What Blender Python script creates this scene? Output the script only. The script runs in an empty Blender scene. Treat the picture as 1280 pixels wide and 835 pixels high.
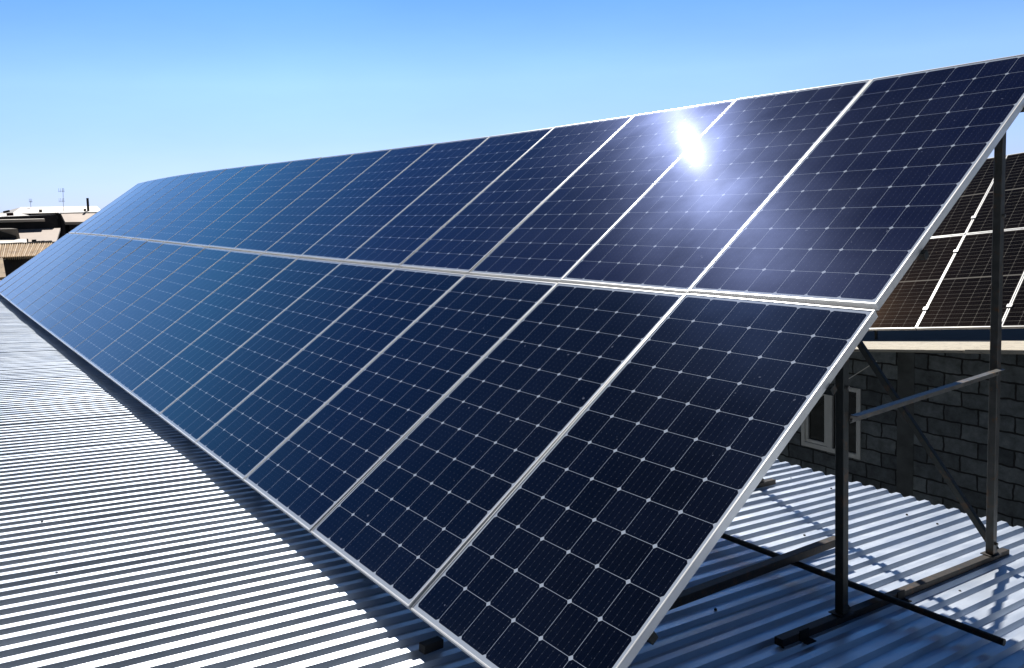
import bpy, bmesh, math, random
from mathutils import Vector, Matrix, noise
random.seed(7)
R = math.radians
sc = bpy.context.scene
C = sc.collection

# ------------------------------------------------------------------ camera
CAM = Vector((1.8337, -1.4724, 1.6217))
MR = Matrix(((0.58739, 0.06553, -0.80665), (0.80823, -0.09878, 0.58052), (-0.04164, -0.99295, -0.11098)))
FPX, PPX, PPY = 1047.15, 640.0, 357.5
cd = bpy.data.cameras.new('camera')
cd.lens = 36 * FPX / 1280; cd.sensor_width = 36; cd.shift_y = -60 / 1280
cd.clip_start = .05; cd.clip_end = 9000
cam = bpy.data.objects.new('camera', cd); C.objects.link(cam)
rx, ry, rz = (MR @ Vector((1, 0, 0)), MR @ Vector((0, -1, 0)), MR @ Vector((0, 0, -1)))
cam.matrix_world = Matrix(((rx.x, ry.x, rz.x, CAM.x), (rx.y, ry.y, rz.y, CAM.y), (rx.z, ry.z, rz.z, CAM.z), (0, 0, 0, 1)))
sc.camera = cam

# ------------------------------------------------------------------ sky, sun, exposure
SUN = Vector((-.668, .317, .664)).normalized()
w = bpy.data.worlds.new('World'); sc.world = w; w.use_nodes = True
nt = w.node_tree; nt.nodes.clear()
sky = nt.nodes.new('ShaderNodeTexSky'); sky.sky_type = 'NISHITA'; sky.sun_disc = False
sky.sun_elevation = math.asin(SUN.z); sky.sun_rotation = math.atan2(SUN.x, SUN.y)
sky.altitude = 600; sky.air_density = 1.0; sky.dust_density = .1; sky.ozone_density = 2.0
hs = nt.nodes.new('ShaderNodeHueSaturation'); hs.inputs['Saturation'].default_value = 1.0
bg = nt.nodes.new('ShaderNodeBackground'); bg.inputs['Strength'].default_value = .068
wo = nt.nodes.new('ShaderNodeOutputWorld')
tc = nt.nodes.new('ShaderNodeTexCoord'); sp = nt.nodes.new('ShaderNodeSeparateXYZ'); nt.links.new(tc.outputs['Generated'], sp.inputs[0])
cr = nt.nodes.new('ShaderNodeValToRGB'); nt.links.new(sp.outputs[2], cr.inputs[0])
el = cr.color_ramp.elements                            # clear dry air: pale at the horizon, deepening quickly overhead (factors are halved here)
SKYR = [(0, (.32, .42, .85)), (.05, (.38, .45, .80)), (.13, (.47, .56, .80)), (.30, (.20, .46, .66)), (.45, (.07, .19, .38)), (.75, (.014, .036, .075)), (1, (.011, .028, .06))]
while len(el) < len(SKYR): el.new(.5)
for e_, (p_, c_) in zip(el, SKYR): e_.position = p_; e_.color = (*c_, 1)
mx = nt.nodes.new('ShaderNodeVectorMath'); mx.operation = 'MULTIPLY'
m2 = nt.nodes.new('ShaderNodeVectorMath'); m2.operation = 'SCALE'; m2.inputs['Scale'].default_value = 2
nt.links.new(sky.outputs[0], hs.inputs['Color']); nt.links.new(hs.outputs[0], mx.inputs[0]); nt.links.new(cr.outputs[0], mx.inputs[1])
dt = nt.nodes.new('ShaderNodeVectorMath'); dt.operation = 'DOT_PRODUCT'; dt.inputs[1].default_value = (-.82, .57, 0)   # the sky opposite the sun is the darker half
nt.links.new(tc.outputs['Generated'], dt.inputs[0])
mr = nt.nodes.new('ShaderNodeMapRange'); nt.links.new(dt.outputs['Value'], mr.inputs[0])
for i_, v_ in enumerate((-.4, .7, .12, 1)): mr.inputs[i_ + 1].default_value = v_
m3 = nt.nodes.new('ShaderNodeVectorMath'); m3.operation = 'SCALE'; nt.links.new(mx.outputs[0], m3.inputs[0]); nt.links.new(mr.outputs[0], m3.inputs['Scale'])
nz = nt.nodes.new('ShaderNodeTexNoise'); nz.inputs['Scale'].default_value = 2.2; nz.inputs['Detail'].default_value = 5; nz.inputs['Roughness'].default_value = .55
st = nt.nodes.new('ShaderNodeVectorMath'); st.operation = 'MULTIPLY'; st.inputs[1].default_value = (1, 1, 4); nt.links.new(tc.outputs['Generated'], st.inputs[0]); nt.links.new(st.outputs[0], nz.inputs['Vector'])
m4 = nt.nodes.new('ShaderNodeMapRange'); nt.links.new(nz.outputs['Fac'], m4.inputs[0])
for i_, v_ in enumerate((.35, .7, .97, 1.06)): m4.inputs[i_ + 1].default_value = v_
m5 = nt.nodes.new('ShaderNodeVectorMath'); m5.operation = 'SCALE'; nt.links.new(m3.outputs[0], m5.inputs[0]); nt.links.new(m4.outputs[0], m5.inputs['Scale'])
nt.links.new(m5.outputs[0], m2.inputs[0]); nt.links.new(m2.outputs[0], bg.inputs['Color']); nt.links.new(bg.outputs[0], wo.inputs[0])
sl = bpy.data.lights.new('sun', 'SUN'); sl.energy = 5.0; sl.angle = R(.5); sl.color = (1, .965, .91)
so = bpy.data.objects.new('sun', sl); C.objects.link(so)
so.rotation_euler = SUN.to_track_quat('Z', 'Y').to_euler()
sc.view_settings.view_transform = 'Standard'; sc.view_settings.look = 'None'
sc.view_settings.gamma = 1; sc.view_settings.exposure = 0.35; sc.view_settings.use_curve_mapping = False
sc.render.engine = 'CYCLES'
sc.cycles.use_denoising = True
sc.cycles.max_bounces = 6; sc.cycles.glossy_bounces = 3; sc.cycles.diffuse_bounces = 3
sc.cycles.sample_clamp_indirect = 6

# ------------------------------------------------------------------ helpers
class NT:
    def __init__(s, name):
        s.m = bpy.data.materials.new(name); s.m.use_nodes = True
        s.t = s.m.node_tree; s.b = s.t.nodes['Principled BSDF']
    def n(s, kind, **kw):
        nd = s.t.nodes.new('ShaderNode' + kind)
        for k, v in kw.items(): setattr(nd, k, v)
        return nd
    def plug(s, sock, v):
        if v is None: return
        if isinstance(v, (int, float)): sock.default_value = v
        elif isinstance(v, (tuple, list)): sock.default_value = tuple(v) if len(v) == 4 or sock.type != 'RGBA' else (*v, 1)
        else: s.t.links.new(v, sock)
    def ma(s, op, a, b=None, c=None):
        nd = s.n('Math', operation=op)
        for i, v in enumerate((a, b, c)): s.plug(nd.inputs[i], v)
        return nd.outputs[0]
    def mix(s, f, a, b):
        nd = s.n('Mix', data_type='RGBA')
        s.plug(nd.inputs[0], f); s.plug(nd.inputs[6], a); s.plug(nd.inputs[7], b)
        return nd.outputs[2]
    def noise(s, vec, scale, detail=3, rough=.5):
        nd = s.n('TexNoise'); s.plug(nd.inputs['Vector'], vec)
        nd.inputs['Scale'].default_value = scale; nd.inputs['Detail'].default_value = detail; nd.inputs['Roughness'].default_value = rough
        return nd.outputs['Fac']
    def obj(s): return s.n('TexCoord').outputs['Object']
    def scl(s, vec, xyz):
        nd = s.n('VectorMath', operation='MULTIPLY'); s.plug(nd.inputs[0], vec); nd.inputs[1].default_value = xyz; return nd.outputs[0]
    def rng(s, v, a, b, c=0., d=1.):
        nd = s.n('MapRange'); s.plug(nd.inputs[0], v)
        for i, x in enumerate((a, b, c, d)): s.plug(nd.inputs[i + 1], x)
        return nd.outputs[0]
    def bump(s, h, dist=.01, st=1.):
        nd = s.n('Bump'); s.plug(nd.inputs['Height'], h); nd.inputs['Distance'].default_value = dist; nd.inputs['Strength'].default_value = st
        s.t.links.new(nd.outputs[0], s.b.inputs['Normal'])
    def set(s, **kw):
        for k, v in kw.items(): s.plug(s.b.inputs[k.replace('_', ' ')], v)
        return s.m

def simple(name, c1, c2, scale=4, rough=.8, metal=0., bump=0., c3=None, s3=20):
    k = NT(name); o = k.obj(); f = k.rng(k.noise(o, scale, 5, .6), .35, .68)
    col = k.mix(f, c1, c2)
    if c3: col = k.mix(k.rng(k.noise(o, s3, 4, .7), .55, .7), col, c3)
    if bump: k.bump(k.noise(o, scale * 6, 4, .6), bump)
    return k.set(Base_Color=col, Roughness=rough, Metallic=metal)

def link(name, me, mat=None, parent=None):
    o = bpy.data.objects.new(name, me); C.objects.link(o)
    if mat: me.materials.append(mat)
    if parent: o.parent = parent
    return o
def build(name, bm, mat, parent=None, smooth=False):
    bmesh.ops.recalc_face_normals(bm, faces=bm.faces)
    me = bpy.data.meshes.new(name); bm.to_mesh(me); bm.free()
    if smooth:
        for p in me.polygons: p.use_smooth = True
    return link(name, me, mat, parent)
def empty(name, loc=(0, 0, 0)):
    o = bpy.data.objects.new(name, None); C.objects.link(o); o.location = loc; o.empty_display_size = .2; return o
def tag(o, label=None, cat=None, group=None, kind=None):
    if label: o['label'] = label
    if cat: o['category'] = cat
    if group: o['group'] = group
    if kind: o['kind'] = kind
    return o
def hexa(bm, pts):                                  # 8 points: bottom 4, top 4
    v = [bm.verts.new(p) for p in pts]
    for f in ((0, 3, 2, 1), (4, 5, 6, 7), (0, 1, 5, 4), (1, 2, 6, 5), (2, 3, 7, 6), (3, 0, 4, 7)): bm.faces.new([v[i] for i in f])
    return v
def box(bm, x0, x1, y0, y1, z0, z1, sh=0.):         # sh: z rises by sh per metre of y
    return hexa(bm, [(x, y, z + sh * y) for z in (z0, z1) for x, y in ((x0, y0), (x1, y0), (x1, y1), (x0, y1))])
def bar(bm, a, b, w=.04, h=.04, up=(0, 0, 1)):      # square bar between two points
    a, b = Vector(a), Vector(b); d = (b - a).normalized(); u = Vector(up)
    s = d.cross(u).normalized(); u = s.cross(d)
    q = [s * w / 2 * i + u * h / 2 * j for i, j in ((-1, -1), (1, -1), (1, 1), (-1, 1))]
    return hexa(bm, [a + k for k in q] + [b + k for k in q])
def tube(bm, a, b, r, r2=None, seg=14):
    a, b = Vector(a), Vector(b); r2 = r if r2 is None else r2
    d = (b - a).normalized(); s = d.orthogonal().normalized(); u = d.cross(s)
    A = [bm.verts.new(a + (s * math.cos(t) + u * math.sin(t)) * r) for t in [i * 2 * math.pi / seg for i in range(seg)]]
    B = [bm.verts.new(b + (s * math.cos(t) + u * math.sin(t)) * r2) for t in [i * 2 * math.pi / seg for i in range(seg)]]
    for i in range(seg): bm.faces.new((A[i], A[(i + 1) % seg], B[(i + 1) % seg], B[i]))
    bm.faces.new(A[::-1]); bm.faces.new(B)
def bevel(bm, off=.002, seg=1):
    bmesh.ops.bevel(bm, geom=list(bm.edges), offset=off, segments=seg, affect='EDGES')

# ------------------------------------------------------------------ roof surface
Z0, SL = -.12, .102                                  # crest plane of the roof we stand on
def roofz(y): return Z0 - SL * y
PITCH, RH = .0967, .019

# ------------------------------------------------------------------ materials
def mat_roof():
    k = NT('galvanised_sheet'); o = k.obj()
    f = k.rng(k.noise(k.scl(o, (1.2, .35, 1)), 3, 6, .65), .32, .7)
    col = k.mix(f, (.70, .76, .84), (.56, .62, .70))
    st = k.rng(k.noise(k.scl(o, (6, .5, 1)), 5, 5, .7), .60, .75)
    col = k.mix(k.ma('MULTIPLY', st, .22), col, (.36, .34, .30))
    rst = k.rng(k.noise(k.scl(o, (9, 1.1, 1)), 2.3, 5, .75), .70, .78)
    col = k.mix(k.ma('MULTIPLY', rst, .10), col, (.30, .20, .12))
    rough = k.rng(k.noise(k.scl(o, (2, .6, 1)), 6, 4, .6), .3, .7, .34, .52)
    k.bump(k.noise(k.scl(o, (1, .25, 1)), 5, 3, .5), .004, .35)
    return k.set(Base_Color=col, Metallic=.5, Roughness=rough)
M_ROOF = mat_roof()

def mat_cells(name, pu, pv, mu, mv, nu, nv, half=0., cell=(.0007, .0024, .0085), cell2=(.0011, .0034, .0125), line=.0015, dia=.0118, lcol=(.44, .50, .60),
              dustc=(.30, .33, .42), dust=.008, rough=.24, metal=0., coat=1.0, crough=.014, ior=1.6, spec=0., glow=(.0010, .0016, .0038), grough=.30):
    k = NT(name); sx = k.n('SeparateXYZ'); k.plug(sx.inputs[0], k.obj())
    x, y = sx.outputs[0], sx.outputs[1]
    u = k.ma('DIVIDE', k.ma('SUBTRACT', x, mu), pu)
    if half:
        yy = k.ma('SUBTRACT', k.ma('ABSOLUTE', k.ma('SUBTRACT', y, half)), .011)
    else: yy = k.ma('SUBTRACT', y, mv)
    v = k.ma('DIVIDE', yy, pv)
    du = k.ma('MULTIPLY', k.ma('ABSOLUTE', k.ma('SUBTRACT', u, k.ma('ROUND', u))), pu)
    dv = k.ma('MULTIPLY', k.ma('ABSOLUTE', k.ma('SUBTRACT', v, k.ma('ROUND', v))), pv)
    gap = k.ma('MAXIMUM', k.ma('LESS_THAN', du, line / 2), k.ma('LESS_THAN', dv, line / 2))
    dm = k.ma('LESS_THAN', k.ma('ADD', du, dv), dia)
    out = k.ma('MAXIMUM', k.ma('LESS_THAN', k.ma('MULTIPLY', u, k.ma('SUBTRACT', nu, u)), 0), k.ma('LESS_THAN', k.ma('MULTIPLY', v, k.ma('SUBTRACT', nv, v)), 0))
    white = k.ma('MAXIMUM', k.ma('MAXIMUM', gap, dm), out)
    # bus bars along the panel
    ub = k.ma('MULTIPLY', u, 5); db = k.ma('MULTIPLY', k.ma('ABSOLUTE', k.ma('SUBTRACT', k.ma('FRACT', ub), .5)), pu / 5)
    bus = k.ma('LESS_THAN', db, .0006)
    # solder points on the bus bars
    vp = k.ma('ABSOLUTE', k.ma('SUBTRACT', k.ma('FRACT', k.ma('MULTIPLY', v, 6)), .5))
    dot = k.ma('MULTIPLY', k.ma('LESS_THAN', db, .0014), k.ma('LESS_THAN', vp, .07))
    # tone of each cell
    cb = k.n('CombineXYZ'); k.plug(cb.inputs[0], k.ma('FLOOR', u)); k.plug(cb.inputs[1], k.ma('FLOOR', v))
    k.plug(cb.inputs[2], k.ma('MULTIPLY', k.n('ObjectInfo').outputs['Random'], 50))
    wn = k.n('TexWhiteNoise'); k.plug(wn.inputs[0], cb.outputs[0])
    col = k.mix(wn.outputs[0], cell, cell2)
    col = k.mix(k.ma('MULTIPLY', bus, .045), col, (.35, .4, .5))
    col = k.mix(k.ma('MULTIPLY', dot, .12), col, (.5, .55, .62))
    col = k.mix(white, col, lcol)
    o2 = k.n('VectorMath', operation='ADD'); k.plug(o2.inputs[0], k.obj()); k.plug(o2.inputs[1], cb.outputs[0])
    ob = k.n('VectorMath', operation='ADD'); k.plug(ob.inputs[0], k.obj()); k.plug(ob.inputs[1], k.n('ObjectInfo').outputs['Location'])
    big = k.noise(ob.outputs[0], 1.7, 4, .6)
    fine = k.rng(k.noise(ob.outputs[0], 260, 2, .5), .60, .72)
    spk = k.rng(k.noise(ob.outputs[0], 90, 3, .6), .66, .74)
    d = k.ma('MULTIPLY', k.rng(big, .3, .75, .35, 1.6), dust)
    d = k.ma('ADD', d, k.ma('MULTIPLY', fine, dust * 1.2)); d = k.ma('ADD', d, k.ma('MULTIPLY', spk, dust * 3))
    edge = k.ma('ADD', k.rng(y, 0, .07, .05, 0), k.rng(y, 1.80, 1.96, 0, .045))
    d = k.ma('ADD', d, k.ma('MULTIPLY', k.ma('MULTIPLY', edge, k.rng(k.noise(ob.outputs[0], 130, 3, .6), .42, .66)), k.rng(big, .3, .7, .2, 1.3)))
    drop = k.rng(k.noise(ob.outputs[0], 38, 1, .3), .80, .81)
    d = k.ma('MINIMUM', k.ma('ADD', d, k.ma('MULTIPLY', drop, .35)), .8)
    col = k.mix(d, col, dustc)
    k.set(Base_Color=col, Roughness=k.rng(big, .3, .7, rough - .03, rough + .05), Metallic=k.ma('MULTIPLY', k.ma('MULTIPLY', k.ma('SUBTRACT', 1, white), k.ma('SUBTRACT', 1, d)), metal), Coat_Weight=coat, Coat_IOR=ior,
          Coat_Roughness=k.rng(k.noise(ob.outputs[0], 120, 2, .5), .35, .7, crough - .003, crough + .003))
    k.b.inputs['Specular IOR Level'].default_value = spec
    gl = k.n('BsdfGlossy'); gl.inputs['Roughness'].default_value = grough          # broad dull sheen of the textured, dusty glass
    gs = k.n('VectorMath', operation='SCALE'); gs.inputs[0].default_value = glow
    rn = k.rng(k.n('ObjectInfo').outputs['Random'], 0, 1, .75, 1.3)
    k.plug(gs.inputs['Scale'], k.ma('MULTIPLY', rn, k.rng(big, .3, .7, .7, 1.35))); k.plug(gl.inputs['Color'], gs.outputs[0])
    ad = k.n('AddShader'); k.t.links.new(k.b.outputs[0], ad.inputs[0]); k.t.links.new(gl.outputs[0], ad.inputs[1])
    g2 = k.n('BsdfGlossy'); g2.inputs['Roughness'].default_value = .15; g2.inputs['Color'].default_value = (glow[0] * .12, glow[1] * .11, glow[2] * .08, 1)
    a2 = k.n('AddShader'); k.t.links.new(ad.outputs[0], a2.inputs[0]); k.t.links.new(g2.outputs[0], a2.inputs[1])
    k.t.links.new(a2.outputs[0], k.t.nodes['Material Output'].inputs[0])
    return k.m
W, L = 1.003, 1.956
PU, PV = .1608, .159
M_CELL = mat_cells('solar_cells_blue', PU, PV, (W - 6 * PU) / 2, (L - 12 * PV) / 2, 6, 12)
M_CELLU = mat_cells('solar_cells_blue_upper_glare', PU, .1603, (W - 6 * PU) / 2, (1.972 - 12 * .1603) / 2, 6, 12, cell=(.0017, .0056, .0300), cell2=(.0026, .0074, .0400), spec=.0, glow=(.0028, .0035, .0068), grough=.30, dust=.020)  # same blue cells, with the upper row's sun glare put into brighter colours
M_CELL2 = mat_cells('solar_cells_black', .161, .0795, (1.0 - 6 * .161) / 2, 0, 6, 12, half=.99, cell=(.0036, .0034, .0033), cell2=(.0052, .005, .0048),
                    line=.003, dia=.009, lcol=(.20, .19, .17), dustc=(.36, .27, .19), dust=.006, rough=.23, crough=.03, spec=0., glow=(.0085, .0052, .0031), grough=.16)
def mat_alu():
    k = NT('anodised_aluminium'); f = k.noise(k.scl(k.obj(), (1, 1, 1)), 7, 4, .6)
    return k.set(Base_Color=k.mix(k.rng(f, .35, .7), (.94, .94, .93), (.84, .84, .83)), Metallic=.3, Roughness=.33)
M_ALU = mat_alu()
M_BACK = simple('grey_backsheet', (.25, .25, .25), (.2, .2, .2), 3, .7)
M_STEEL = simple('dark_primed_steel', (.035, .04, .038), (.022, .026, .024), 9, .55, .3, .001, c3=(.10, .055, .03), s3=14)
M_RUST = simple('rusty_steel', (.055, .045, .038), (.03, .03, .03), 12, .7, .25, .001, c3=(.11, .06, .03), s3=30)
M_GREYST = simple('weathered_grey_steel', (.09, .09, .085), (.05, .052, .05), 12, .5, .5, .001, c3=(.12, .07, .04), s3=20)
M_BRACE = simple('pale_angle_steel', (.15, .145, .135), (.09, .09, .085), 12, .5, .3, .001, c3=(.25, .15, .08), s3=20)
M_RUBBER = simple('black_rubber', (.012, .012, .012), (.02, .02, .02), 12, .9)
M_PAINT = simple('white_window_paint', (.85, .85, .82), (.75, .75, .72), 6, .5)
M_GLASSD = NT('dark_window_glass').set(Base_Color=(.01, .011, .012), Roughness=.06)

def mat_block():
    k = NT('grey_concrete_block'); o = k.obj(); s = k.n('SeparateXYZ'); k.plug(s.inputs[0], o)
    c = k.n('CombineXYZ'); k.plug(c.inputs[0], s.outputs[0]); k.plug(c.inputs[1], s.outputs[2]); 
    wob = k.n('TexNoise'); wob.inputs['Scale'].default_value = 6; k.plug(wob.inputs['Vector'], c.outputs[0])
    dv = k.n('VectorMath', operation='SCALE'); sub = k.n('VectorMath', operation='SUBTRACT'); k.plug(sub.inputs[0], wob.outputs['Color']); sub.inputs[1].default_value = (.5, .5, .5)
    k.plug(dv.inputs[0], sub.outputs[0]); dv.inputs['Scale'].default_value = .05
    ad = k.n('VectorMath', operation='ADD'); k.plug(ad.inputs[0], c.outputs[0]); k.plug(ad.inputs[1], dv.outputs[0])
    b = k.n('TexBrick'); k.plug(b.inputs['Vector'], ad.outputs[0])
    b.inputs['Scale'].default_value = 1; b.inputs['Brick Width'].default_value = .41; b.inputs['Row Height'].default_value = .2
    b.inputs['Mortar Size'].default_value = .012; b.inputs['Mortar Smooth'].default_value = .25; b.offset = .5
    b.inputs['Color1'].default_value = (.28, .315, .335, 1); b.inputs['Color2'].default_value = (.125, .145, .16, 1); b.inputs['Mortar'].default_value = (.045, .047, .05, 1)
    g = k.rng(k.noise(o, 7, 6, .75), .3, .72, .45, 1.2)
    vm = k.n('VectorMath', operation='SCALE'); k.plug(vm.inputs[0], b.outputs['Color']); k.plug(vm.inputs['Scale'], g)
    h = k.ma('ADD', k.ma('MULTIPLY', b.outputs['Fac'], -1), k.ma('MULTIPLY', k.noise(o, 25, 5, .7), .5))
    k.bump(h, .015, .9)
    return k.set(Base_Color=vm.outputs[0], Roughness=.95)
M_BLOCK = mat_block()
def mat_wood():
    k = NT('weathered_board'); o = k.obj()
    f = k.rng(k.noise(k.scl(o, (.8, 9, 9)), 3, 6, .7), .3, .7)
    col = k.mix(f, (.62, .56, .45), (.46, .41, .32))
    col = k.mix(k.rng(k.noise(k.scl(o, (1, 6, 6)), 7, 4, .6), .58, .66), col, (.22, .19, .15))
    k.bump(f, .004); return k.set(Base_Color=col, Roughness=.8)
M_WOOD = mat_wood()
M_GROUND = simple('dry_ground', (.13, .13, .125), (.09, .095, .08), .15, .95, 0, .05, c3=(.06, .08, .04), s3=.02)
M_PLASTER = simple('plaster', (.30, .27, .23), (.24, .21, .18), 1.5, .9, 0, .003)
M_SLAB = simple('light_tin_roof', (.66, .62, .56), (.56, .52, .46), .8, .55, .1)
M_BEIGE = simple('beige_tin_roof', (.66, .54, .45), (.55, .45, .38), .8, .75)
M_DARKW = simple('shade_dark_wall', (.05, .045, .05), (.03, .03, .035), 1.2, .9)  # dark colour stands in for shade on backlit walls and under eaves
M_ORANGE = simple('faded_ochre_roof', (.62, .45, .27), (.46, .33, .20), 1.5, .75, 0, .002, c3=(.24, .15, .09), s3=3)
M_SOOT_SHADE = simple('soot_and_shade_black', (.015, .015, .016), (.03, .03, .03), 3, .7)  # soot on the pipes; also the painted shade of dark openings

# ------------------------------------------------------------------ ground
bm = bmesh.new(); n = 24
gv = [[bm.verts.new(((i / n - .5) * 7000, (j / n - .5) * 7000, -4.2)) for j in range(n + 1)] for i in range(n + 1)]
for i in range(n):
    for j in range(n): bm.faces.new((gv[i][j], gv[i + 1][j], gv[i + 1][j + 1], gv[i][j + 1]))
tag(build('ground', bm, M_GROUND), kind='structure')

# ------------------------------------------------------------------ the building we stand on
XA, XB, YA, YB = -24.5, 7.0, -9.0, 3.78
hall = tag(empty('low_metal_roofed_building', (-8, 3.5, -4.2)), 'low building with the ribbed galvanised metal roof under the long solar array', 'building')
def child_of(o, parent):                              # keeps world coordinates of the mesh
    o.parent = parent; o.matrix_parent_inverse = Matrix.Translation(-parent.location); return o
bm = bmesh.new()
prof = []
nrib = int((XB - XA) / PITCH)
x0 = -.34 - round((.0 - XA) / PITCH) * PITCH
for i in range(nrib):
    c = x0 + i * PITCH + random.uniform(-.0022, .0022)
    lap = .0045 if (i // 11) % 2 else 0.
    hh = random.uniform(-.0016, .0016)
    prof += [(c - .0305, -RH + lap), (c - .0165, hh + lap), (c + .0165, hh + lap), (c + .0305, -RH + lap)]
ys = [YA + (YB - YA) * t / 26 for t in range(27)]
rows = []
for j, y in enumerate(ys):
    row = []
    for i, (x, z) in enumerate(prof):
        wv = noise.noise(Vector((x * .9, y * .45, 0))) * .006 + noise.noise(Vector((x * 4, y * 1.6, 5))) * .0018
        yy = y + (noise.noise(Vector((math.floor(i / 44) * 3.7, 0, 0))) * .03 if j == len(ys) - 1 else 0)
        row.append(bm.verts.new((x, yy, roofz(y) + z + wv)))
    rows.append(row)
for j in range(len(rows) - 1):
    for i in range(len(prof) - 1): bm.faces.new((rows[j][i], rows[j][i + 1], rows[j + 1][i + 1], rows[j + 1][i]))
roof = build('corrugated_roof', bm, M_ROOF)
md = roof.modifiers.new('thickness', 'SOLIDIFY'); md.thickness = .0008; md.offset = -1
child_of(roof, hall)
bm = bmesh.new()                                       # eave flashing under the sheet ends
bar(bm, (XA, YB - .035, roofz(YB) - .045), (XB, YB - .035, roofz(YB) - .045), .05, .045)
child_of(build('eave_beam', bm, M_RUST), hall)
bm = bmesh.new()
for (xa, xb, ya, yb) in ((XA + .3, XB - .3, YB - .45, YB - .2), (XA + .3, XB - .3, YA + .2, YA + .45), (XA + .3, XA + .55, YA + .45, YB - .45), (XB - .55, XB - .3, YA + .45, YB - .45)):
    hexa(bm, [(x, y, -4.2) for x, y in ((xa, ya), (xb, ya), (xb, yb), (xa, yb))] + [(x, y, roofz(y) - .07) for x, y in ((xa, ya), (xb, ya), (xb, yb), (xa, yb))])
child_of(build('wall', bm, M_BLOCK), hall)
sbm = bmesh.new(); tube(sbm, (0, 0, -.004), (0, 0, .005), .0075, .006, 8); 
sme = bpy.data.meshes.new('roof_screw'); sbm.to_mesh(sme); sbm.free(); sme.materials.append(M_RUBBER)
for (yr, kx0, kx1, st) in ((3.42, -22, 6, 4), (2.45, -22, 6, 5), (1.22, -18, 8, 4), (.35, -14, 8, 5), (-1.05, -34, -4, 6)):
    for kk in range(kx0, kx1, st):
        kj = kk + random.choice((-1, 0, 0, 1))
        s = bpy.data.objects.new('roof_screw', sme); C.objects.link(s)
        yv = yr + random.uniform(-.05, .05)
        s.location = (-.34 + kj * PITCH, yv, roofz(yv) + .001 + noise.noise(Vector(((-.34 + kj * PITCH) * .9, yv * .45, 0))) * .006)
        child_of(s, hall)

# ------------------------------------------------------------------ main solar array (its slight sag is measured from the photograph)
TH = .5986; CT, ST = math.cos(TH), math.sin(TH)
DW = Vector((0, -CT * 0 + ST, -CT))                    # downward normal of the plane
Q = dict(scale=.0059, tilt=.007, dgy=.010, ush=.0102)
ZS = [-.0094, .0017, -.0117, .0077, .0508, .0679]; VS = [-.0052, -.0105, -.0214, .0133, .0069, .015]
PX = 1.004; GY = .022; NCOL = 20
def off(u, w3, b):
    t = u / (20 * PX); s1 = 4 * t * (1 - t); s2 = s1 * (1 - 2 * t) * 2
    return s1 * sum(p * q for p, q in zip(w3, b[:3])) + s2 * sum(p * q for p, q in zip(w3, b[3:]))
def AP(u, v, dn=0.):                                   # u metres leftwards, v metres up the slope, dn below the glass
    uu = u * (1 + Q['scale'])
    if v <= L + .001:
        q = v / L; w3 = (1 - q, q, 0); z = off(u, w3, ZS); vv = v + off(u, w3, VS)
    else:
        h = v - L; q = (h - GY) / L; w3 = (0, 1 - q, q)
        z = h * Q['tilt'] + off(u, w3, ZS); vv = v + Q['dgy'] + off(u, w3, VS); uu += Q['ush']
    z += dn
    return Vector((-uu, vv * CT + z * ST, vv * ST - z * CT))

def panel_meshes(Wd, Ln, lip, th, mcell, pre):
    bm = bmesh.new()
    for (a, b, c, d) in ((0, Wd, 0, lip), (0, Wd, Ln - lip, Ln), (0, lip, lip, Ln - lip), (Wd - lip, Wd, lip, Ln - lip)):
        box(bm, a, b, c, d, -th, 0)
    bevel(bm, .0012)
    bmesh.ops.recalc_face_normals(bm, faces=bm.faces)
    f = bpy.data.meshes.new(pre + 'frame'); bm.to_mesh(f); bm.free(); f.materials.append(M_ALU)
    bm = bmesh.new(); v = [bm.verts.new(p) for p in ((lip - .002, lip - .002, -.0025), (Wd - lip + .002, lip - .002, -.0025), (Wd - lip + .002, Ln - lip + .002, -.0025), (lip - .002, Ln - lip + .002, -.0025))]
    bm.faces.new(v); g = bpy.data.meshes.new(pre + 'glass'); bm.to_mesh(g); bm.free(); g.materials.append(mcell)
    bm = bmesh.new(); v = [bm.verts.new((p[0], p[1], -.007)) for p in ((lip - .002, lip - .002), (Wd - lip + .002, lip - .002), (Wd - lip + .002, Ln - lip + .002), (lip - .002, Ln - lip + .002))]
    bm.faces.new(v[::-1]); k = bpy.data.meshes.new(pre + 'backsheet'); bm.to_mesh(k); bm.free(); k.materials.append(M_BACK)
    bm = bmesh.new(); box(bm, Wd / 2 - .06, Wd / 2 + .06, Ln - .25, Ln - .15, -.03, -.008); bmesh.ops.recalc_face_normals(bm, faces=bm.faces)
    j = bpy.data.meshes.new(pre + 'junction_box'); bm.to_mesh(j); bm.free(); j.materials.append(M_RUBBER)
    return f, g, k, j
PM = panel_meshes(W, L, .0082, .037, M_CELL, '')
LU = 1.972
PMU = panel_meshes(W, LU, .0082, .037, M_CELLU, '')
def put_panel(meshes, name, org, ex, ey, label, group):
    r = empty(name); ez = ex.cross(ey).normalized(); ey = ez.cross(ex)
    r.matrix_world = Matrix(((ex.x, ey.x, ez.x, org.x), (ex.y, ey.y, ez.y, org.y), (ex.z, ey.z, ez.z, org.z), (0, 0, 0, 1)))
    tag(r, label, 'solar panel', group)
    for nm, me in zip(('frame', 'glass', 'backsheet', 'junction_box'), meshes):
        link(nm, me, None, r)
    return r
ORD = ['first', 'second', 'third', 'fourth', 'fifth', 'sixth', 'seventh', 'eighth', 'ninth', 'tenth', 'eleventh', 'twelfth', 'thirteenth', 'fourteenth',
       'fifteenth', 'sixteenth', 'seventeenth', 'eighteenth', 'nineteenth', 'twentieth']
JIT = {(1, 3): (.001, .004), (1, 2): (.001, .008), (1, 1): (-.010, .008), (1, 0): (.001, .004)}
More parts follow.
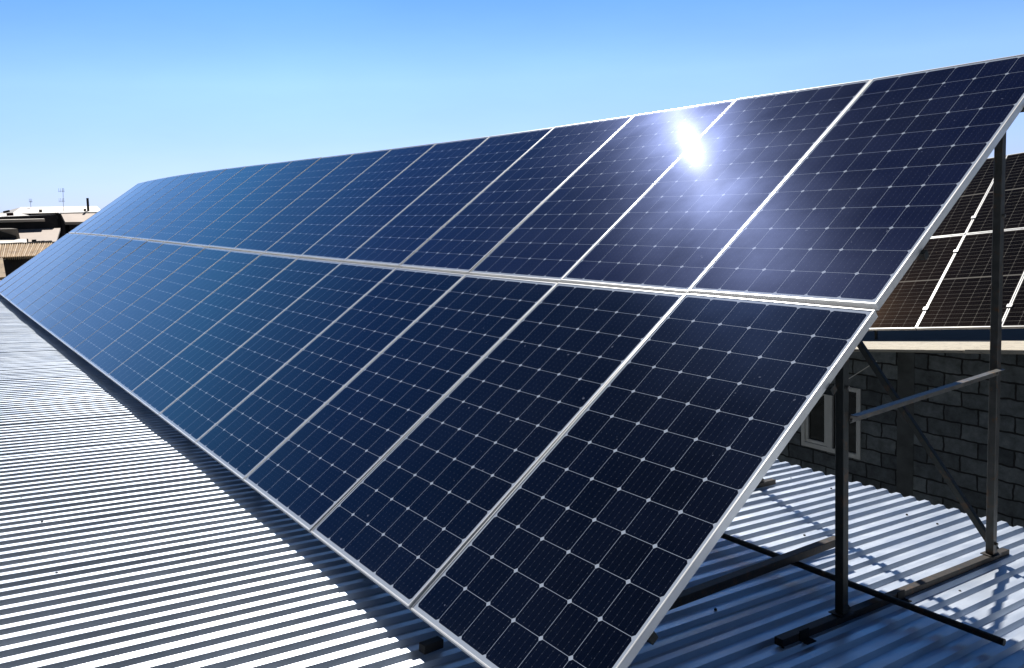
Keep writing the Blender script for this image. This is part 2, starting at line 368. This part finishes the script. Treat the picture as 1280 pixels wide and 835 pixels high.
for row, rn in ((0, 'lower'), (1, 'upper')):
    v0 = 0 if row == 0 else L + GY
    for c in range(NCOL):
        uR = c * PX; uL = uR + W / (1 + Q['scale'])
        p00 = AP(uL, v0 + .0001); p10 = AP(uR, v0 + .0001)
        Ln = LU if row else L
        p01 = AP(uL, v0 + Ln); p11 = AP(uR, v0 + Ln)
        ex = ((p10 - p00) + (p11 - p01)).normalized()
        ey = ((p01 - p00) + (p11 - p10)).normalized()
        cen = (p00 + p10 + p01 + p11) / 4
        jx, jy = JIT.get((row, c), (random.uniform(-.0012, .0012), random.uniform(-.0012, .0012)))
        ez = ex.cross(ey); ex = (ex + ez * jx).normalized(); ey = (ey + ez * jy).normalized()
        ey = (ey - ex * ey.dot(ex)).normalized()
        org = cen - ex * W / 2 - ey * Ln / 2
        where = {0: 'at the near right end', NCOL - 1: 'at the far left end'}.get(c, '')
        lab = f'dark blue solar panel {where}, {rn} row of the long array' if where else f'blue solar panel, {ORD[c]} from the near right end of the {rn} row'
        if (row, c) == (1, 2): lab = 'blue solar panel with white sun glare, third from the near right end, upper row'
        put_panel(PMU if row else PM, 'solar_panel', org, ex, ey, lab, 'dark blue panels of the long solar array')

# mounting rails under the panels
def poly_bar(name, us, v, dn, w, mat, u_end=0.):
    bm = bmesh.new(); rings = []
    for u in us:
        p = AP(u, v, dn); s = Vector((0, CT, ST)); d = DW
        rings.append([bm.verts.new(p + s * w / 2 * i + d * w / 2 * j) for i, j in ((-1, -1), (1, -1), (1, 1), (-1, 1))])
    for a, b in zip(rings, rings[1:]):
        for i in range(4): bm.faces.new((a[i], a[(i + 1) % 4], b[(i + 1) % 4], b[i]))
    bm.faces.new(rings[0][::-1]); bm.faces.new(rings[-1])
    return build(name, bm, mat)
US = [-.02] + [i * 1.0 for i in range(1, 20)] + [20.1]
for v, lab in ((.39, 'lowest of the dark square rails under the long array'), (1.55, 'dark square rail under the upper half of the lower panel row'),
               (2.36, 'dark square rail under the upper panel row whose black end pokes out past the frame'), (3.5, 'topmost of the dark square rails under the long array')):
    tag(poly_bar('mounting_rail', ([.002] if v < 1 else US[:1]) + US[1:], v, .037 + .017, .032, M_STEEL), lab, 'rail', 'square rails under the long array')
tag(poly_bar('mounting_rail', [.02] + US[1:], L + .026, .037 + .012, .022, M_BRACE), 'pale rail seen in the gap between the two panel rows', 'rail', 'square rails under the long array')

# support frames
def frame_meshes():
    parts = []
    y0, y1, y2, y3 = 1.22, 3.2, 1.66, 3.03
    rh = .034
    bm = bmesh.new(); box(bm, -.02, .02, y0, y1, Z0 + .001, Z0 + rh, -SL); bevel(bm, .0015); parts.append(('base_rail', bm, M_RUST))
    dn = .037 + .042 + .022
    def zt(y):                                       # underside line of the array at this y
        v = (y - dn * ST) / CT
        return v * ST - dn * CT
    for y, nm, mt in ((y2, 'front_post', M_STEEL), (y3, 'rear_post', M_GREYST)):
        bm = bmesh.new(); zb = roofz(y) + rh - .002; z1 = zt(y) - .01
        box(bm, -.02, .02, y - .02, y + .02, zb, z1); bevel(bm, .002); parts.append((nm, bm, mt))
        bm = bmesh.new(); box(bm, -.035, .035, y - .045, y + .045, Z0 + rh + .0005, Z0 + rh + .005, -SL); parts.append(('foot_plate', bm, M_RUST))
    bm = bmesh.new(); bar(bm, (0, .12, zt(.12)), (0, 3.22, zt(3.22)), .04, .04); bevel(bm, .0015); parts.append(('rafter', bm, M_STEEL))
    bm = bmesh.new(); zf = roofz(.15); box(bm, -.02, .02, .13, .17, zf + .002, zt(.15) - .012); parts.append(('front_foot', bm, M_RUST))
    bm = bmesh.new(); bar(bm, (.024, y2 + .022, .61), (.024, y3 - .022, .6), .004, .034); bar(bm, (.0425, y2 + .022, .627), (.0425, y3 - .022, .617), .033, .004)
    parts.append(('tie_bar', bm, M_BRACE))
    for yb in (1.36, 2.1):
        bm = bmesh.new(); box(bm, .0205, .0245, yb - .03, yb + .03, Z0 + .001, Z0 + rh + .012, -SL); box(bm, .0245, .06, yb - .03, yb + .03, Z0 + .001, Z0 + .005, -SL)
        parts.append(('bracket', bm, M_RUBBER))
    for (yb, zb) in ((y2 + .03, .605), (y3 - .035, .597), (y3, roofz(y3) + .1), (y2, .75), (y3, 1.4)):
        bm = bmesh.new(); tube(bm, (.02, yb, zb), (.033, yb, zb), .009, None, 6); parts.append(('bolt', bm, M_BRACE))
    for yy in (y2, y3):
        bm = bmesh.new(); zz = roofz(yy) + rh
        hexa(bm, [(-.0035, yy + .02, zz + .003), (.0035, yy + .02, zz + .003), (.0035, yy + .07, zz - .002), (-.0035, yy + .07, zz - .002), (-.0035, yy + .02, zz + .05), (.0035, yy + .02, zz + .05), (.0035, yy + .025, zz + .05), (-.0035, yy + .025, zz + .05)])
        parts.append(('gusset', bm, M_RUST))
    out = []
    for nm, bm, mt in parts:
        bmesh.ops.recalc_face_normals(bm, faces=bm.faces)
        me = bpy.data.meshes.new(nm); bm.to_mesh(me); bm.free(); me.materials.append(mt); out.append((nm, me))
    return out
FM = frame_meshes()
FX = [-.17, -1.675] + [-1.675 - 1.51 * i for i in range(1, 13)]
for i, x in enumerate(FX):
    u = -x / 1.0059
    g = AP(u, 2.0).z - 2.0 * ST
    r = empty('support_frame', (x, 0, 0))
    lab = ['nearest support frame of steel posts under the right end of the long array', 'second support frame, its rear foot showing beyond the panel edge'][i] if i < 2 else \
        f'steel support frame hidden under the long array, {ORD[i]} from the near right end'
    tag(r, lab, 'support frame', 'support frames under the long array')
    for nm, me in FM: link(nm, me, None, r)

# cross braces in the rear plane
def flat_brace(x0, z0, x1, z1, lab):
    bm = bmesh.new(); y = 3.055
    bar(bm, (x0, y, z0), (x1, y, z1), .004, .032, (0, 1, 0)) if False else None
    a, b = Vector((x0, y, z0)), Vector((x1, y, z1)); d = (b - a).normalized(); s = Vector((0, 1, 0)).cross(d).normalized()
    hexa(bm, [a - s * .016, a + s * .016, a + s * .016 + Vector((0, .004, 0)), a - s * .016 + Vector((0, .004, 0)), b - s * .016, b + s * .016, b + s * .016 + Vector((0, .004, 0)), b - s * .016 + Vector((0, .004, 0))])
    e = s * .016; hexa(bm, [a + e, a + e + Vector((0, .03, 0)), a + e * .75 + Vector((0, .03, 0)), a + e * .75 + Vector((0, .004, 0)), b + e, b + e + Vector((0, .03, 0)), b + e * .75 + Vector((0, .03, 0)), b + e * .75 + Vector((0, .004, 0))])
    tag(build('diagonal_brace', bm, M_STEEL), lab, 'brace')
flat_brace(-.165, roofz(3.055) + .05, -1.67, 1.56, 'thin dark diagonal brace rising leftwards from the foot of the nearest rear post')

# loose rod, loose bar and small pieces on the roof
bm = bmesh.new(); tube(bm, (-3.6, 1.90, Z0 - SL * 1.90 + .056), (.37, 1.95, Z0 - SL * 1.95 + .056), .0145, None, 16)
tag(build('steel_rod', bm, M_STEEL, smooth=False), 'long dark round rod lying across the base rails parallel to the array', 'rod')
bm = bmesh.new(); bar(bm, (-.525, .72, roofz(.72) + .094), (-.625, 2.33, roofz(2.33) + .094), .045, .04); bevel(bm, .002)
tag(build('steel_bar', bm, M_RUST), 'thick brown steel bar lying on top of the rod in the shade of the array', 'bar')
bm = bmesh.new(); bar(bm, (-.86, -.03, roofz(-.03) + .022), (-.87, .06, roofz(.06) + .022), .04, .035); bevel(bm, .002)
tag(build('rail_offcut', bm, M_RUBBER), 'black rail end poking out of the shade below the bottom edge of the array', 'rail end')

# ------------------------------------------------------------------ block building beyond
A2 = Vector((-3.735, 8.856, -.315))
e1 = Vector((math.cos(.118) * math.cos(.0418), math.cos(.118) * math.sin(.0418), math.sin(.118)))
hh = Vector((-math.sin(.0418), math.cos(.0418), 0)); up2 = e1.cross(hh); e2 = math.cos(.5867) * hh + math.sin(.5867) * up2; n2 = e1.cross(e2)
blk = tag(empty('block_wall_building', (-6, 10, -4.2)), 'grey concrete block building with a white window, beneath the second solar array', 'building')
YW = 8.7
def eav(x): return -.30 + .118 * (x + 2.3)            # top of the roof edge
WX0, WX1, WZ0, WZ1 = -5.31, -4.39, -2.17, -1.19
bm = bmesh.new(); xa, xb = -14.0, 4.0
def wallq(x0, x1, za, zb0, zb1=None):
    zb1 = zb0 if zb1 is None else zb1
    hexa(bm, [(x0, YW, za), (x1, YW, za), (x1, YW + .2, za), (x0, YW + .2, za), (x0, YW, zb0), (x1, YW, zb1), (x1, YW + .2, zb1), (x0, YW + .2, zb0)])
tp = lambda x: eav(x) - .05
wallq(xa, WX0, -4.2, tp(xa), tp(WX0)); wallq(WX1, xb, -4.2, tp(WX1), tp(xb)); wallq(WX0, WX1, -4.2, WZ0); wallq(WX0, WX1, WZ1, tp(WX0), tp(WX1))
hexa(bm, [(xa, YW + .2, -4.2), (xa + .2, YW + .2, -4.2), (xa + .2, 13.4, -4.2), (xa, 13.4, -4.2), (xa, YW + .2, tp(xa)), (xa + .2, YW + .2, tp(xa)), (xa + .2, 13.4, tp(xa)), (xa, 13.4, tp(xa))])
hexa(bm, [(xb - .2, YW + .2, -4.2), (xb, YW + .2, -4.2), (xb, 13.4, -4.2), (xb - .2, 13.4, -4.2), (xb - .2, YW + .2, tp(xb)), (xb, YW + .2, tp(xb)), (xb, 13.4, tp(xb)), (xb - .2, 13.4, tp(xb))])
child_of(build('wall', bm, M_BLOCK), blk)
bm = bmesh.new(); hexa(bm, [(-3.88, YW - .006, -4.2), (-3.66, YW - .006, -4.2), (-3.66, YW, -4.2), (-3.88, YW, -4.2), (-3.88, YW - .006, tp(-3.88)), (-3.66, YW - .006, tp(-3.66)), (-3.66, YW, tp(-3.66)), (-3.88, YW, tp(-3.88))])
child_of(build('concrete_column', bm, simple('dark_concrete', (.14, .15, .155), (.09, .10, .10), 5, .95, 0, .004)), blk)
# window: frame, two sashes, glass
wf = None
bm = bmesh.new(); y0, y1 = YW - .02, YW + .06
for a in ((WX0, WX0 + .06, WZ0, WZ1), (WX1 - .06, WX1, WZ0, WZ1), (WX0 + .06, WX1 - .06, WZ0, WZ0 + .065), (WX0 + .06, WX1 - .06, WZ1 - .06, WZ1), (-4.89, -4.815, WZ0 + .065, WZ1 - .06)):
    box(bm, a[0], a[1], y0, y1, a[2], a[3])
bevel(bm, .003)
wf = child_of(build('window', bm, M_PAINT), blk)
bm = bmesh.new()
for a in ((WX0 + .065, WX0 + .11, WZ0 + .07, WZ1 - .065), (-4.94, -4.895, WZ0 + .07, WZ1 - .065), (WX0 + .11, -4.94, WZ0 + .07, WZ0 + .115), (WX0 + .11, -4.94, WZ1 - .11, WZ1 - .065)):
    box(bm, a[0], a[1], y0 + .01, y1 - .01, a[2], a[3])
s = build('sash', bm, M_PAINT); s.parent = wf
bm = bmesh.new(); box(bm, WX0 + .05, WX1 - .05, YW + .02, YW + .026, WZ0 + .05, WZ1 - .05)
s = build('window_glass', bm, M_GLASSD); s.parent = wf
# roof slab and its pale board edge
def slab(bm, x0, x1, y0, y1, t, b):
    f = lambda x, y, d: (x, y, eav(x) + d)
    hexa(bm, [f(x0, y0, b), f(x1, y0, b), f(x1, y1, b), f(x0, y1, b), f(x0, y0, t), f(x1, y0, t), f(x1, y1, t), f(x0, y1, t)])
bm = bmesh.new(); slab(bm, -14.3, 4.2, 8.72, 13.6, -.004, -.05)
child_of(build('roof', bm, simple('shade_dark_roofing', (.03, .03, .032), (.02, .02, .022), 4, .9)), blk)  # near-black colour stands for the shade beneath the second array
for (a, b, dy, dz) in ((-14.3, -6.1, 0, 0), (-6.09, -2.72, .03, 0), (-2.71, 4.2, -.0, .012)):
    bm = bmesh.new(); slab(bm, a, b, 8.0 + dy, 8.715, dz, -.035); bevel(bm, .003)
    child_of(build('edge_board', bm, M_WOOD), blk)

# ------------------------------------------------------------------ second solar array on the block building
W2, L2 = 1.0, 1.98
PM2 = panel_meshes(W2, L2, .0125, .035, M_CELL2, '')
bm = bmesh.new(); box(bm, -.03, .03, -.025, .025, .001, .012); bmesh.ops.recalc_face_normals(bm, faces=bm.faces)
cme = bpy.data.meshes.new('clamp'); bm.to_mesh(cme); bm.free(); cme.materials.append(M_ALU)
for row, rn in ((0, 'lower'), (1, 'upper')):
    for c in range(-5, 4):
        o = A2 + e1 * (c * 1.01 + .005) + e2 * (row * 2.0 + .0)
        rank = c + 5
        nm = {-1: 'with brown sun glare, just right of the long array edge', 0: 'left of the tall near post', 1: 'crossed by the top of the tall near post', 2: 'at the right picture edge'}
        if c in (-1, 0, 1): lab = f'black solar panel, {rn} row of the second array, ' + {-1: 'leftmost in sight', 0: 'second from the left', 1: 'at the right photo edge'}[c]
        else: lab = f'black solar panel, {rn} row of the second array, {ORD[rank]} from its far end'
        if (row, c) == (0, -1): lab = 'black solar panel with brown sun glare, lower left corner of the second array'
        r = put_panel(PM2, 'solar_panel', o, e1, e2, lab, 'black panels of the second solar array')
        for vv in (.38, 1.6):
            k = link('clamp', cme, None, r); k.location = (W2 + .005, vv, 0)
def bar2(name, va, dn, w, mat, lab, cat, grp):
    bm = bmesh.new(); a = A2 + e1 * -5.1 + e2 * va - n2 * dn; b = A2 + e1 * 4.1 + e2 * va - n2 * dn
    bar(bm, a, b, w, w, n2); tag(build(name, bm, mat), lab, cat, grp)
for v, l in ((.4, 'lowest dark rail under the second array'), (1.6, 'second lowest dark rail under the second array'), (2.4, 'second highest dark rail under the second array'), (3.6, 'highest dark rail under the second array')):
    bar2('mounting_rail', v, .035 + .022, .04, M_STEEL, l, 'rail', 'rails under the second array')
for k in range(5):
    u = -4.8 + k * 2.1; bm = bmesh.new()
    p0 = A2 + e1 * u + e2 * .06 - n2 * .1; p1 = A2 + e1 * u + e2 * 3.9 - n2 * .1
    bar(bm, p0, p1, .04, .04, n2); f = build('rafter', bm, M_STEEL)
    r = empty('support_frame', (p0.x, p0.y, eav(p0.x)))
    tag(r, 'dark steel frame holding up the second array, ' + ['at its far end', 'second from its far end', 'in its middle', 'second from its near end', 'at its near end'][k], 'support frame', 'support frames of the second array')
    child_of(f, r)
    for t in (.06, 1.9, 3.8):
        q = A2 + e1 * u + e2 * t - n2 * .12; bm = bmesh.new(); tube(bm, (q.x, q.y, eav(q.x)), (q.x, q.y, q.z), .02, None, 4)
        child_of(build('post', bm, M_STEEL), r)

# thin wire before the block wall
bm = bmesh.new(); tube(bm, (-5.6, 8.45, -1.9), (-4.02, 8.45, -.72), .006, None, 6)
tag(build('wire', bm, M_ALU), 'thin pale wire slanting past the white window on the block wall', 'wire')

# ------------------------------------------------------------------ houses far away on the left
def at(px, py, D):
    r = MR @ Vector(((px - PPX) / FPX, (py - PPY) / FPX, 1)); r *= D / math.hypot(r.x, r.y); return CAM + r
def prism(bm, front, back):                            # closed solid between two loops of equal length
    A = [bm.verts.new(p) for p in front]; B = [bm.verts.new(p) for p in back]; m = len(A)
    bm.faces.new(A); bm.faces.new(B[::-1])
    for i in range(m): bm.faces.new((A[i], B[i], B[(i + 1) % m], A[(i + 1) % m]))
def yz(px, py, x):                                     # point of the view ray at world x (used for sizes)
    r = MR @ Vector(((px - PPX) / FPX, (py - PPY) / FPX, 1)); s = (x - CAM.x) / r.x; return CAM + r * s
def boxp(bm, px0, px1, py0, py1, x, depth, down=None):
    a = yz(px0, py0, x); b = yz(px1, py1, x); z0 = b.z if down is None else down
    box(bm, x - depth, x, a.y, b.y, z0, a.z)
G = -4.2
# big white-roofed house, about 90 m away
h = tag(empty('distant_house', (-90, 10, G)), 'distant house with a broad white hipped roof and a tall black flue pipe', 'house')
X = -88
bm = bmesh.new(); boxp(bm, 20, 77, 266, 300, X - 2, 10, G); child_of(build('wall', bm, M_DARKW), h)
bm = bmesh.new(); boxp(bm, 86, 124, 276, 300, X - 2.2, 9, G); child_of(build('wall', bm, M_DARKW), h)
bm = bmesh.new()
a, b, c, d = yz(14, 267.3, X), yz(128, 264.5, X), yz(121, 257.6, X - 6), yz(26, 258.8, X - 6)
e, f = Vector((X - 12, a.y - .5, a.z)), Vector((X - 12, b.y + 1, b.z))
vs = [bm.verts.new(p) for p in (a, b, c, d, e, f)]
bm.faces.new((vs[0], vs[1], vs[2], vs[3])); bm.faces.new((vs[3], vs[2], vs[5], vs[4])); bm.faces.new((vs[0], vs[3], vs[4])); bm.faces.new((vs[1], vs[5], vs[2])); bm.faces.new((vs[0], vs[4], vs[5], vs[1]))
child_of(build('roof', bm, M_SLAB), h)
bm = bmesh.new()                                       # lower beige roof slope on the right
a, b, c, d = yz(81.5, 277.5, X + 3), yz(116, 277, X + 3), yz(128, 265.5, X - .1), yz(76, 266.5, X - .1)
prism(bm, (a, b, c, d), [p + Vector((-.05, 0, -.25)) for p in (a, b, c, d)]); child_of(build('porch_roof', bm, M_BEIGE), h)
bm = bmesh.new(); boxp(bm, 76, 83, 267, 300, X - .5, 1.2, G); child_of(build('porch_column', bm, M_DARKW), h)
for px in (55, 66):
    bm = bmesh.new(); boxp(bm, px, px + 7, 269.5, 273.5, X - 1.97, .05); child_of(build('window', bm, simple('dim_glass', (.12, .14, .15), (.08, .1, .11), 2, .3)), h)
bm = bmesh.new(); tube(bm, yz(110.5, 265.5, X - 1), yz(109.3, 247.5, X - 1), .11, None, 12); child_of(build('flue_pipe', bm, M_SOOT_SHADE), h)
bm = bmesh.new(); boxp(bm, 105, 108, 261, 265.5, X - 1, .25); child_of(build('roof_vent', bm, M_SOOT_SHADE), h)
bm = bmesh.new(); boxp(bm, 49, 53, 262, 267, X - 1, .3); child_of(build('chimney', bm, M_PLASTER), h)
def antenna(px, pt, pb, x, els, lab):
    r = tag(empty('roof_antenna', yz(px, pb, x)), lab, 'antenna')
    bm = bmesh.new(); tube(bm, yz(px + .4, pb, x), yz(px - .3, pt, x), .018, None, 6); child_of(build('mast', bm, M_GREYST), r)
    for (py, lx, rx2) in els:
        bm = bmesh.new(); tube(bm, yz(px + lx, py, x), yz(px + rx2, py, x), .014, None, 5)
        for t in (0, .35, .7, 1.):
            q = yz(px + lx + (rx2 - lx) * t, py, x); tube(bm, q + Vector((-.35, 0, 0)), q + Vector((.35, 0, 0)), .015, None, 4)
            tube(bm, q + Vector((0, 0, -.1)), q + Vector((0, 0, .28)), .012, None, 4)
        child_of(build('antenna_boom', bm, M_GREYST), r)
antenna(79, 235, 267, X - 1, ((239, -5.5, 1), (251.5, -5, 1)), 'tall thin television antenna standing on the distant white roof')
antenna(38.3, 251, 260, X - 5, ((252, -1.5, 1.5),), 'short thin mast on the left of the distant white roof')
# nearer grey house with gable and dark eaves shade, about 60 m away
h = tag(empty('distant_house', (-62, 4, G)), 'distant house with a low white gable roof above a long dark shaded wall', 'house')
X = -58
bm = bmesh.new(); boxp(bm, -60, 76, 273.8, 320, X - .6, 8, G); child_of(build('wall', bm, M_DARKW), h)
bm = bmesh.new(); p = [yz(-70, 276.5, X), yz(56, 273.6, X), yz(24, 266.4, X - 7), yz(-66, 268.5, X - 7)]
prism(bm, p, [q + Vector((-.05, 0, -.16)) for q in p]); child_of(build('roof', bm, M_SLAB), h)
bm = bmesh.new(); a, b, c, d = yz(27, 306, X + 3.4), yz(69, 306.5, X + 3.4), yz(75.5, 285, X), yz(22.5, 287, X)
prism(bm, (a, b, c, d), [q + Vector((-.05, 0, -.15)) for q in (a, b, c, d)]); child_of(build('porch_roof', bm, M_BEIGE), h)
bm = bmesh.new(); boxp(bm, 26, 68, 303, 330, X + 2.9, 2.2, G); child_of(build('porch_wall', bm, M_DARKW), h)
bm = bmesh.new(); boxp(bm, 0.5, 12, 259, 262, X - 5, .4) if False else tube(bm, yz(4, 265.3, X - 4), yz(12, 263.6, X - 4), .07, None, 8)
child_of(build('roof_pipe', bm, M_SOOT_SHADE), h)
bm = bmesh.new(); boxp(bm, 9, 17, 266.2, 269.5, X - 2, .5); child_of(build('chimney', bm, simple('red_brick', (.20, .06, .04), (.13, .04, .03), 4, .9)), h)
# low white shed roof, about 47 m away
h = tag(empty('distant_shed', (-47, 2, G)), 'small distant shed with a white parapet before the dark shaded wall', 'shed')
X = -46
bm = bmesh.new(); boxp(bm, -40, 34, 307.5, 330, X, 3.0, G); child_of(build('wall', bm, M_PLASTER), h)
bm = bmesh.new(); p = [yz(-40, 308, X + .1), yz(35, 306.8, X + .1), yz(35, 298.6, X - 2.6), yz(-40, 299.3, X - 2.6)]
prism(bm, p, [q + Vector((-.03, 0, -.12)) for q in p]); child_of(build('roof', bm, M_SLAB), h)
bm = bmesh.new(); p = [yz(-40, 301, X - 2.7), yz(-40, 291, X - 2.7), yz(0, 286.3, X - 2.7), yz(22, 286.0, X - 2.7), yz(25, 301, X - 2.7)]
prism(bm, p, [q + Vector((-3.2, 0, 0)) for q in p]); child_of(build('gable_wall', bm, M_PLASTER), h)
bm = bmesh.new(); p = [yz(-40, 301, X - 2.65), yz(-40, 288.5, X - 2.65), yz(0, 289, X - 2.65), yz(20, 295, X - 2.65), yz(22, 301, X - 2.65)]
prism(bm, p, [q + Vector((-.09, 0, 0)) for q in p]); child_of(build('shaded_opening', bm, M_SOOT_SHADE), h)  # black sheet on the gable, shade painted as colour
bm = bmesh.new(); boxp(bm, 34, 36, 298.5, 306, X + .12, .3); child_of(build('corner_post', bm, M_RUST), h)
# nearest neighbour with the ochre corrugated roof, about 35 m away
h = tag(empty('distant_outbuilding', (-34, 2, G)), 'neighbouring outbuilding with a faded ochre corrugated roof', 'outbuilding')
X = -33
tl, tr = yz(-30, 308, X - 2.5), yz(70, 304.8, X - 2.5); bl, br = yz(-30, 325, X), yz(60, 321, X)
bm = bmesh.new(); n = 320; top = []; bot = []
for i in range(n + 1):
    t = i / n; zz = .06 * math.sin(t * 2 * math.pi * 34)
    top.append(bm.verts.new(tl.lerp(tr, t) + Vector((zz * .5, 0, zz)))); bot.append(bm.verts.new(bl.lerp(br, t) + Vector((zz * .5, 0, zz))))
for i in range(n): bm.faces.new((bot[i], bot[i + 1], top[i + 1], top[i]))
rf = build('corrugated_roof', bm, M_ORANGE); m2 = rf.modifiers.new('t', 'SOLIDIFY'); m2.thickness = .02; child_of(rf, h)
bm = bmesh.new(); bar(bm, tl + Vector((0, 0, .06)), tr + Vector((0, 0, .06)), .16, .06); child_of(build('ridge_cap', bm, M_RUST), h)
bm = bmesh.new(); boxp(bm, 5, 60, 322.5, 360, X - .5, 2, G); child_of(build('wall', bm, M_RUST), h)
bm = bmesh.new(); p = [yz(3.8, 342, X + .2), yz(3.8, 324.5, X + .2), yz(7, 324.5, X + .2), yz(18, 333, X + .2), yz(9, 342, X + .2)]
prism(bm, p, [q + Vector((-.5, 0, 0)) for q in p]); child_of(build('dark_void', bm, M_SOOT_SHADE), h)  # solid black block drawing the dark void, its shade put into the colour
bm = bmesh.new(); a, b, c, d = yz(-30, 350, X + 2), yz(7.5, 346, X + 2), yz(3.2, 322, X + .3), yz(-30, 324, X + .3)
prism(bm, (a, b, c, d), [q + Vector((-.05, 0, -.08)) for q in (a, b, c, d)]); child_of(build('lean_to_roof', bm, M_ORANGE), h)
for (px, py) in ((43, 303.5), (48, 304.5), (54, 304.5)):
    pass
bm = bmesh.new()
for (px, s) in ((43, .16), (46, .1), (49, .11), (54, .12)):
    q = yz(px, 304.5, -36); tube(bm, q + Vector((0, 0, -.2)), q + Vector((0, 0, s)), s * .7, s * .5, 7)
tag(build('rubble', bm, M_SOOT_SHADE), 'small heap of dark rubble on the ridge behind the ochre roof', 'rubble', kind='thing')
